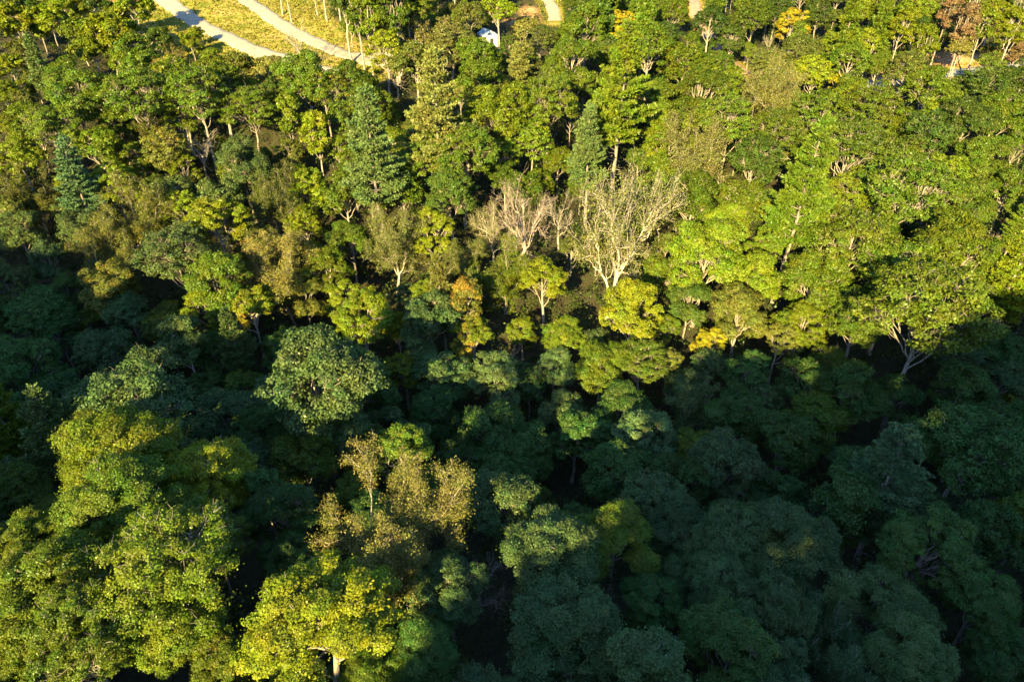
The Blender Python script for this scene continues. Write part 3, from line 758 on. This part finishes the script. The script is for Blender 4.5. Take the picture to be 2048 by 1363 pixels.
# ---------------------------------------------------------------- labels: colour, kind and place beside a nearby landmark tree
LAND = [p for p in PLACED if p['short']]
ORD = ['', 'second ', 'third ', 'fourth ', 'fifth ', 'sixth ', 'seventh ', 'eighth ', 'ninth ', 'tenth ', 'eleventh ', 'twelfth ']
def say_place(p):
    best = None
    for q in LAND:
        dx, dy = p['px']-q['px'], p['py']-q['py']
        m = math.hypot(dx, dy*1.25)/ (q['w']*0.5 + p['w']*0.5)
        if best is None or m < best[0]: best = (m, q, dx, dy)
    _, q, dx, dy = best
    th = math.degrees(math.atan2(-dy*1.2, dx)) % 360
    w = ['right of', 'above and right of', 'above', 'above and left of', 'left of', 'below and left of', 'below', 'below and right of'][int((th+22.5)//45) % 8]
    return q['short'], w, math.hypot(dx, dy)
buckets = {}
for p in PLACED:
    if p['label']: continue
    lm, w, dist = say_place(p)
    what = f"{CNAME[p['col']]} {KSHORT[p['kind']]}"
    if p['aut'] > 0.25: what = 'orange-flecked ' + KSHORT[p['kind']]
    buckets.setdefault((what, w, lm), []).append((dist, p))
for (what, w, lm), L in buckets.items():
    L.sort(key=lambda t: t[0])
    for i, (_, p) in enumerate(L):
        if len(L) > 1: p['label'] = f"{ORD[min(i, 11)] or 'nearest '}{what} {w} {lm}"
        else: p['label'] = f"{what} {w} {lm}"

# ---------------------------------------------------------------- put the trees up
def put_tree(p, i):
    r = random.Random(i*31 + 5)
    lod = 0 if p['d'] < 66 else (1 if p['d'] < 118 else 2)
    if p['w'] > 100 and lod == 2: lod = 1
    var = variant(p['kind'], lod, i + (3 if p['auto'] else 0))
    root = bpy.data.objects.new(p['name'], None)
    COL.objects.link(root)
    g = float(ground(p['x'], p['y']))
    root.location = (p['x'], p['y'], g - 0.15)
    root.rotation_euler = (RAD(r.uniform(-3, 3)), RAD(r.uniform(-3, 3)), r.uniform(0, 2*pi))
    s = p['s']
    root.scale = (s*r.uniform(0.94, 1.08), s*r.uniform(0.94, 1.08), s*r.uniform(0.95, 1.07))
    root['label'] = p['label']; root['category'] = CAT[p['kind']]; root['group'] = GROUP[p['name']]
    if p['short'] == 'the white-trunked tree': root.scale[2] *= 1.22
    if p['short'] == 'the brightest foreground maple': root.scale[2] *= 0.84
    if p['short'] == 'the big shaded pine': root.scale[2] *= 0.84
    b = 0.75 + 0.35*r.random()
    if p['kind'] in 'SDF': b *= 1.2
    if p['kind'] in 'PQ': b *= 0.6
    if p['kind'] in 'OMVLHY': b *= 0.8
    tb = (b*1.05, b*0.92, b*0.9, 1) if p['col'] == 'k' else (b, b*0.97, b*0.93, 1)
    for nm, me, col in (('trunk', var[0], tb), ('branches', var[1], tb), ('crown', var[2], None)):
        if me is None: continue
        o = bpy.data.objects.new(nm, me)
        COL.objects.link(o)
        o.parent = root
        if col is None:
            c = CL[p['col']]
            if p['py'] < 620 and p['col'] in 'dt': c = CL[{'d': 'h', 't': 'u'}[p['col']]]     # sunlit far slope: warmer copies, without the teal put in for valley shade
            k = r.uniform(0.96, 1.14) if p['short'] else r.uniform(0.72, 1.20)
            hs = r.uniform(-0.09, 0.07)
            # alpha: how far the crown has turned; noise plus alpha passes the threshold near 1.0
            al = 0.0 if p['aut'] <= 0 else 0.30 + 0.7*p['aut']
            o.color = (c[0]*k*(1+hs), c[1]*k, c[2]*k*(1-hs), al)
        else:
            o.color = col
    p['obj'] = root
for i, p in enumerate(PLACED): put_tree(p, i)
print('TREES', len(PLACED), {k: sum(1 for p in PLACED if p['name'] == k) for k in GROUP})
import collections
cl = collections.Counter(p['label'] for p in PLACED)
print('DUP LABELS', [k for k, v in cl.items() if v > 1][:5])

# ---------------------------------------------------------------- the ground
clearing = world_line([(-60,-30),(-40,40),(120,60),(220,110),(330,125),(400,110),(470,125),(520,185),(600,200),(760,175),(800,125),(745,95),(700,70),(668,40),(640,-30)])
clay_spots = [(hit(1915,128)[:2], 7.0), (hit(1970,124)[:2], 6.0), (hit(1770,150)[:2], 5.0), (hit(2030,70)[:2], 4.0), (hit(1062,30)[:2], 3.6), (hit(1035,45)[:2], 3.0),
              (hit(160,8)[:2], 6.0), (hit(230,6)[:2], 5.0), (hit(690,98)[:2], 2.2), (hit(660,60)[:2], 2.0), (hit(640,85)[:2], 2.0), (hit(1402,58)[:2], 3.0)]
ROADS = [
 ('gravel_road', [(270,-42),(315,-8),(370,30),(430,66),(495,97),(560,118),(620,140),(700,160)], 2.1, M_GRAVEL),
 ('gravel_road', [(440,-30),(490,0),(545,40),(600,72),(650,95),(690,112),(730,124),(780,128)], 1.9, M_GRAVEL),
 ('gravel_road', [(690,111),(720,111),(745,112),(800,112)], 1.1, M_GRAVEL),
 ('asphalt_road', [(1690,185),(1750,170),(1810,158),(1870,150),(1950,143),(2060,134),(2150,126)], 1.9, M_ASPHALT),
 ('gravel_road', [(1085,-30),(1095,0),(1108,22),(1110,45)], 1.7, M_GRAVEL),
 ('dirt_track', [(1380,-30),(1388,0),(1392,30),(1402,58),(1430,90),(1462,128),(1500,150)], 1.5, M_DIRT),
]
ROADW = [(n, world_line(p), w, m) for n, p, w, m in ROADS]

def grid_terrain():
    def axis(lo, hi, step, far):
        c = np.arange(lo, hi+step, step)
        out = [hi + step]
        while out[-1] < far: out.append(out[-1] + (out[-1]-hi)*0.35 + step*2)
        lo_ = [lo - step]
        while lo_[-1] > -far: lo_.append(lo_[-1] - ((lo-lo_[-1])*0.35 + step*2))
        return np.concatenate([lo_[::-1], c, out])
    xs = axis(-165, 165, 1.0, 700); ys = axis(10, 240, 1.0, 700)
    X, Y = np.meshgrid(xs, ys)
    Z = ground(X, Y)
    r = np.random.default_rng(3)
    Z = Z + r.normal(0, 0.03, Z.shape)
    nx, ny = len(xs), len(ys)
    V = np.stack([X, Y, Z], -1).reshape(-1, 3)
    i = (np.arange(ny-1)[:, None]*nx + np.arange(nx-1)[None]).ravel()
    Q = np.stack([i, i+1, i+nx+1, i+nx], -1)
    me = mesh_np('ground', V, Q.ravel(), np.full(len(Q), 4), M_GROUND, smooth=True)
    wob = 1.6*np.sin(X*0.7+Y*0.3) + 1.2*np.sin(Y*0.9-X*0.4)
    d_in = inside(clearing, X, Y).astype(float)
    # soften the edge of the clearing
    k = d_in.copy()
    for _ in range(3):
        k[1:-1, 1:-1] = (k[1:-1, 1:-1]*2 + k[:-2, 1:-1] + k[2:, 1:-1] + k[1:-1, :-2] + k[1:-1, 2:])/6
    clay = np.zeros_like(X)
    for (cx, cy), rad in clay_spots:
        clay = np.maximum(clay, sm(1.35 - np.hypot(X-cx, Y-cy)/(rad + 0.5*wob)))
    for n, L, w, m in ROADW:
        dd = dist_line(L, X, Y)
        k = np.maximum(k, sm(1 - (dd-w)/2.5))
        if n == 'dirt_track': clay = np.maximum(clay, 0.7*sm(1 - (dd-w)/1.5))
    col = np.stack([k, clay, np.zeros_like(k), np.ones_like(k)], -1).reshape(-1, 4)
    a = me.color_attributes.new('zone', 'FLOAT_COLOR', 'POINT')
    a.data.foreach_set('color', col.astype(np.float32).ravel())
    o = bpy.data.objects.new('ground', me); COL.objects.link(o)
    o['kind'] = 'structure'; o['label'] = 'wooded hillside floor with a dry grassy clearing'
grid_terrain()

def road(name, L, hw, mat, lift):
    # resample
    seg = np.hypot(*(L[1:]-L[:-1]).T); cum = np.concatenate([[0], np.cumsum(seg)])
    n = int(cum[-1]/0.8)+2
    q = np.linspace(0, cum[-1], n)
    P = np.stack([np.interp(q, cum, L[:, 0]), np.interp(q, cum, L[:, 1])], -1)
    for _ in range(10): P[1:-1] = (P[:-2] + P[1:-1]*2 + P[2:])/4
    T_ = np.gradient(P, axis=0); T_ /= np.linalg.norm(T_, axis=1, keepdims=True)
    Nn = np.stack([-T_[:, 1], T_[:, 0]], -1)
    cross = np.array([-1.12, -1.0, -0.5, 0, 0.5, 1.0, 1.12])
    r = np.random.default_rng(5)
    edge = 1 + 0.07*np.sin(q*0.9)+0.05*np.sin(q*2.3+1)
    V = []
    for c in cross:
        pt = P + Nn*(c*hw*edge[:, None])
        z = ground(pt[:, 0], pt[:, 1]) + (lift if abs(c) <= 1.0 else -0.15) + 0.04*(1-abs(c))
        V.append(np.concatenate([pt, z[:, None]], 1))
    V = np.stack(V, 1).reshape(-1, 3); m = len(cross)
    i = (np.arange(n-1)[:, None]*m + np.arange(m-1)[None]).ravel()
    Q = np.stack([i, i+1, i+m+1, i+m], -1)
    me = mesh_np(name, V, Q.ravel(), np.full(len(Q), 4), mat, smooth=True)
    o = bpy.data.objects.new(name, me); COL.objects.link(o)
    o['kind'] = 'structure'
for i, (n, L, w, m) in enumerate(ROADW): road(n, L, w, m, 0.14 + 0.012*i)

# ---------------------------------------------------------------- a small shed seen between the far crowns
def box(bv, bf, x0, x1, y0, y1, z0, z1):
    k = sum(len(v) for v in bv)
    bv.append(np.array([(x, y, z) for z in (z0, z1) for x, y in ((x0, y0), (x1, y0), (x1, y1), (x0, y1))], float))
    bf += [[k+a for a in f] for f in ((0, 3, 2, 1), (4, 5, 6, 7), (0, 1, 5, 4), (1, 2, 6, 5), (2, 3, 7, 6), (3, 0, 4, 7))]
def poly_obj(name, bv, bf, mat, parent):
    me = bpy.data.meshes.new(name); me.from_pydata([tuple(v) for v in np.concatenate(bv)], [], bf); me.materials.append(mat)
    o = bpy.data.objects.new(name, me); COL.objects.link(o); o.parent = parent
    return o
M_ROOF = simple_noise_mat('painted_metal_roof', [(0.3, (0.42, 0.50, 0.60, 1)), (0.7, (0.58, 0.66, 0.74, 1))], 0.9, 0.1, 0.45)
M_WALL = simple_noise_mat('white_boards', [(0.3, (0.70, 0.69, 0.66, 1)), (0.7, (0.80, 0.79, 0.77, 1))], 1.5, 0.1, 0.7)
M_DARK = simple_noise_mat('dark_opening', [(0.3, (0.03, 0.03, 0.035, 1)), (0.7, (0.05, 0.05, 0.055, 1))], 1.5, 0.1, 0.7)
sx, sy, _ = hit(976, 90)
shed = bpy.data.objects.new('shed', None); COL.objects.link(shed)
shed.location = (sx, sy, float(ground(sx, sy)) + 0.1); shed.rotation_euler = (0, 0, RAD(28))
shed['label'] = 'small white shed with a pale blue metal roof between the far trees'; shed['category'] = 'shed'
bv, bf = [], []
box(bv, bf, -1.6, 1.6, -2.2, 2.2, -0.6, 2.2)
k = 8
bv.append(np.array([(-1.6, -2.2, 2.2), (1.6, -2.2, 2.2), (0, -2.2, 3.2), (-1.6, 2.2, 2.2), (1.6, 2.2, 2.2), (0, 2.2, 3.2)], float))
bf += [[8, 9, 10], [13, 12, 11], [8, 10, 13, 11], [9, 12, 13, 10]]
poly_obj('wall', bv, bf, M_WALL, shed)
bv = [np.array([(-2.0, -2.5, 2.0), (0, -2.5, 3.28), (2.0, -2.5, 2.0), (-2.0, 2.5, 2.0), (0, 2.5, 3.28), (2.0, 2.5, 2.0),
                (-2.0, -2.5, 2.08), (0, -2.5, 3.38), (2.0, -2.5, 2.08), (-2.0, 2.5, 2.08), (0, 2.5, 3.38), (2.0, 2.5, 2.08)], float)]
bf = [[0, 1, 4, 3], [1, 2, 5, 4], [6, 9, 10, 7], [7, 10, 11, 8], [0, 6, 7, 1], [1, 7, 8, 2], [3, 4, 10, 9], [4, 5, 11, 10], [0, 3, 9, 6], [2, 8, 11, 5]]
poly_obj('roof', bv, bf, M_ROOF, shed)
bv, bf = [], []
box(bv, bf, -0.5, 0.5, -2.24, -2.19, -0.4, 1.6)
poly_obj('door', bv, bf, M_DARK, shed)

# ---------------------------------------------------------------- undergrowth and grass: nobody could count them
def scatter_mesh(name, pts, leafc, l, spread, mat, label, colr, up=0.5, h0=0.0):
    r = np.random.default_rng(len(pts))
    idx = np.repeat(np.arange(len(pts)), leafc)
    C = pts[idx] + unit(r.normal(0, 1, (len(idx), 3)))*spread[idx][:, None]*r.uniform(0.3, 1, (len(idx), 1))*np.array([1, 1, 0.9])
    n = unit(np.array([0, 0, up]) + r.normal(0, 0.55, (len(idx), 3)))
    V = leaves(C, n, l, l*0.6, r)
    me = quads_mesh(name, V, mat, np.clip(r.normal(0.5, 0.2, len(idx)), 0, 1))
    o = bpy.data.objects.new(name, me); COL.objects.link(o); o.color = colr
    o['kind'] = 'stuff'; o['label'] = label
    return o
def in_view_ground(n, r, ylo=12, yhi=225):
    y = r.uniform(ylo, yhi, n*2); x = r.uniform(-1, 1, n*2)*((y+45)*0.80+12)
    k = r.uniform(0, 1, n*2) < ((y+45)*0.8+12)/228
    return x[k][:n], y[k][:n]
r = np.random.default_rng(21)
x, y = in_view_ground(14000, r)
inc = inside(clearing, x, y)
for n, L, w, m in ROADW: inc |= dist_line(L, x, y) < w + 1.0
for (cx, cy), rad in clay_spots: inc |= np.hypot(x-cx, y-cy) < rad*0.8
x, y = x[~inc], y[~inc]
h = r.uniform(0.6, 4.6, len(x))*np.where(y > 130, 0.6, 1)
tall = (r.uniform(0, 1, len(x)) < 0.32) & (y < 150)
h = np.where(tall, r.uniform(4, 8.5, len(x)), h)
scatter_mesh('undergrowth', np.stack([x, y, ground(x, y)+h*0.7], -1), 60, 0.32, np.clip(h*0.6, .5, 1.6), M_LEAF, 'dense green undergrowth covering the forest floor', (0.055, 0.078, 0.014, 0.0))
x, y = in_view_ground(120000, r, 120, 240)
k = inside(clearing, x, y)
for n, L, w, m in ROADW: k |= dist_line(L, x, y) < w + 2.2
for n, L, w, m in ROADW: k &= dist_line(L, x, y) > w*0.93
x, y = x[k], y[k]
print('grass tufts', len(x))
scatter_mesh('grass', np.stack([x, y, ground(x, y)+0.1], -1), 7, 0.34, r.uniform(0.1, 0.4, len(x)), M_LEAF, 'dry golden grass and weeds in the clearing', (0.25, 0.22, 0.035, 0.0), up=0.2)

x, y = in_view_ground(3000, r, 120, 225)
k = inside(clearing, x, y)
for n, L, w, m in ROADW: k &= dist_line(L, x, y) > w + 0.8
x, y = x[k], y[k]
scatter_mesh('weeds', np.stack([x, y, ground(x, y)+0.3], -1), 26, 0.30, r.uniform(0.25, 1.0, len(x)), M_LEAF, 'green weeds and low brush in the clearing', (0.17, 0.18, 0.02, 0.0))

# ---------------------------------------------------------------- the wood round the frame: the ridge behind the camera that shades the valley, and the margins
def wood():
    r = np.random.default_rng(77)
    base = []
    for sd in (1, 2, 3, 4):
        v = broadleaf(900+sd, 4.6, 13, 3.0, nl=9, nc=8, rc=1.2, leaf=0.75, nleaf=2600, lobe=0.45, twig=0)
        me = v[2]
        a = np.empty(len(me.vertices)*3, np.float32); me.vertices.foreach_get('co', a)
        base.append(a.reshape(-1, 3))
    pts = []
    for _ in range(7000):
        x = r.uniform(-175, 175); y = r.uniform(-110, 232)
        u, s = us(x, y)
        if s < -85: continue
        g = float(ground(x, y))
        a, b, d = proj(np.array(x), np.array(y), np.array(g+7.0))
        inframe = d > 1 and -150 < a < 2198 and b < 1560 and y > 0
        if inframe: continue
        if abs(x) < 14 and -10 < y < 14 : pass
        # nothing here may reach above the shadow plane except on the ridge itself
        plane = _pw(u, PU, PV) + CZ - s*tan(SUN_EL)
        sc = r.uniform(0.75, 1.15)
        lim = plane + (r.uniform(-4.5, 2.0) if s < -40 else -1.0)
        if g + 13.6*sc > lim: sc = (lim - g)/13.6
        if sc < 0.35: continue
        if all((x-q[0])**2 + (y-q[1])**2 > (5.2 if s < -30 else 6.2)**2 for q in pts): pts.append((x, y, g, sc))
    Vs = []
    for x, y, g, sc in pts:
        B = base[r.integers(0, 4)]
        t = r.uniform(0, 6.28)
        Rm = np.array([[cos(t), -sin(t), 0], [sin(t), cos(t), 0], [0, 0, 1]])*sc
        Vs.append(B @ Rm.T + np.array([x, y, g]))
    V = np.concatenate(Vs).reshape(-1, 4, 3)
    print('ground range', float(ground(np.array([x for x in range(-750,750,10)])[:,None], np.array([x for x in range(-750,750,10)])[None]).min()), float(ground(np.array([x for x in range(-750,750,10)])[:,None], np.array([x for x in range(-750,750,10)])[None]).max()), max(v[:,2].max() for v in Vs))
    print('wood trees', len(pts), 'leaves', len(V))
    me = quads_mesh('forest', V, M_LEAF, np.clip(r.normal(0.5, 0.2, len(V)), 0, 1))
    o = bpy.data.objects.new('forest', me); COL.objects.link(o); o.color = (0.08, 0.11, 0.02, 0)
    o['kind'] = 'stuff'; o['label'] = 'continuing wood on the ridge and slopes around'
wood()
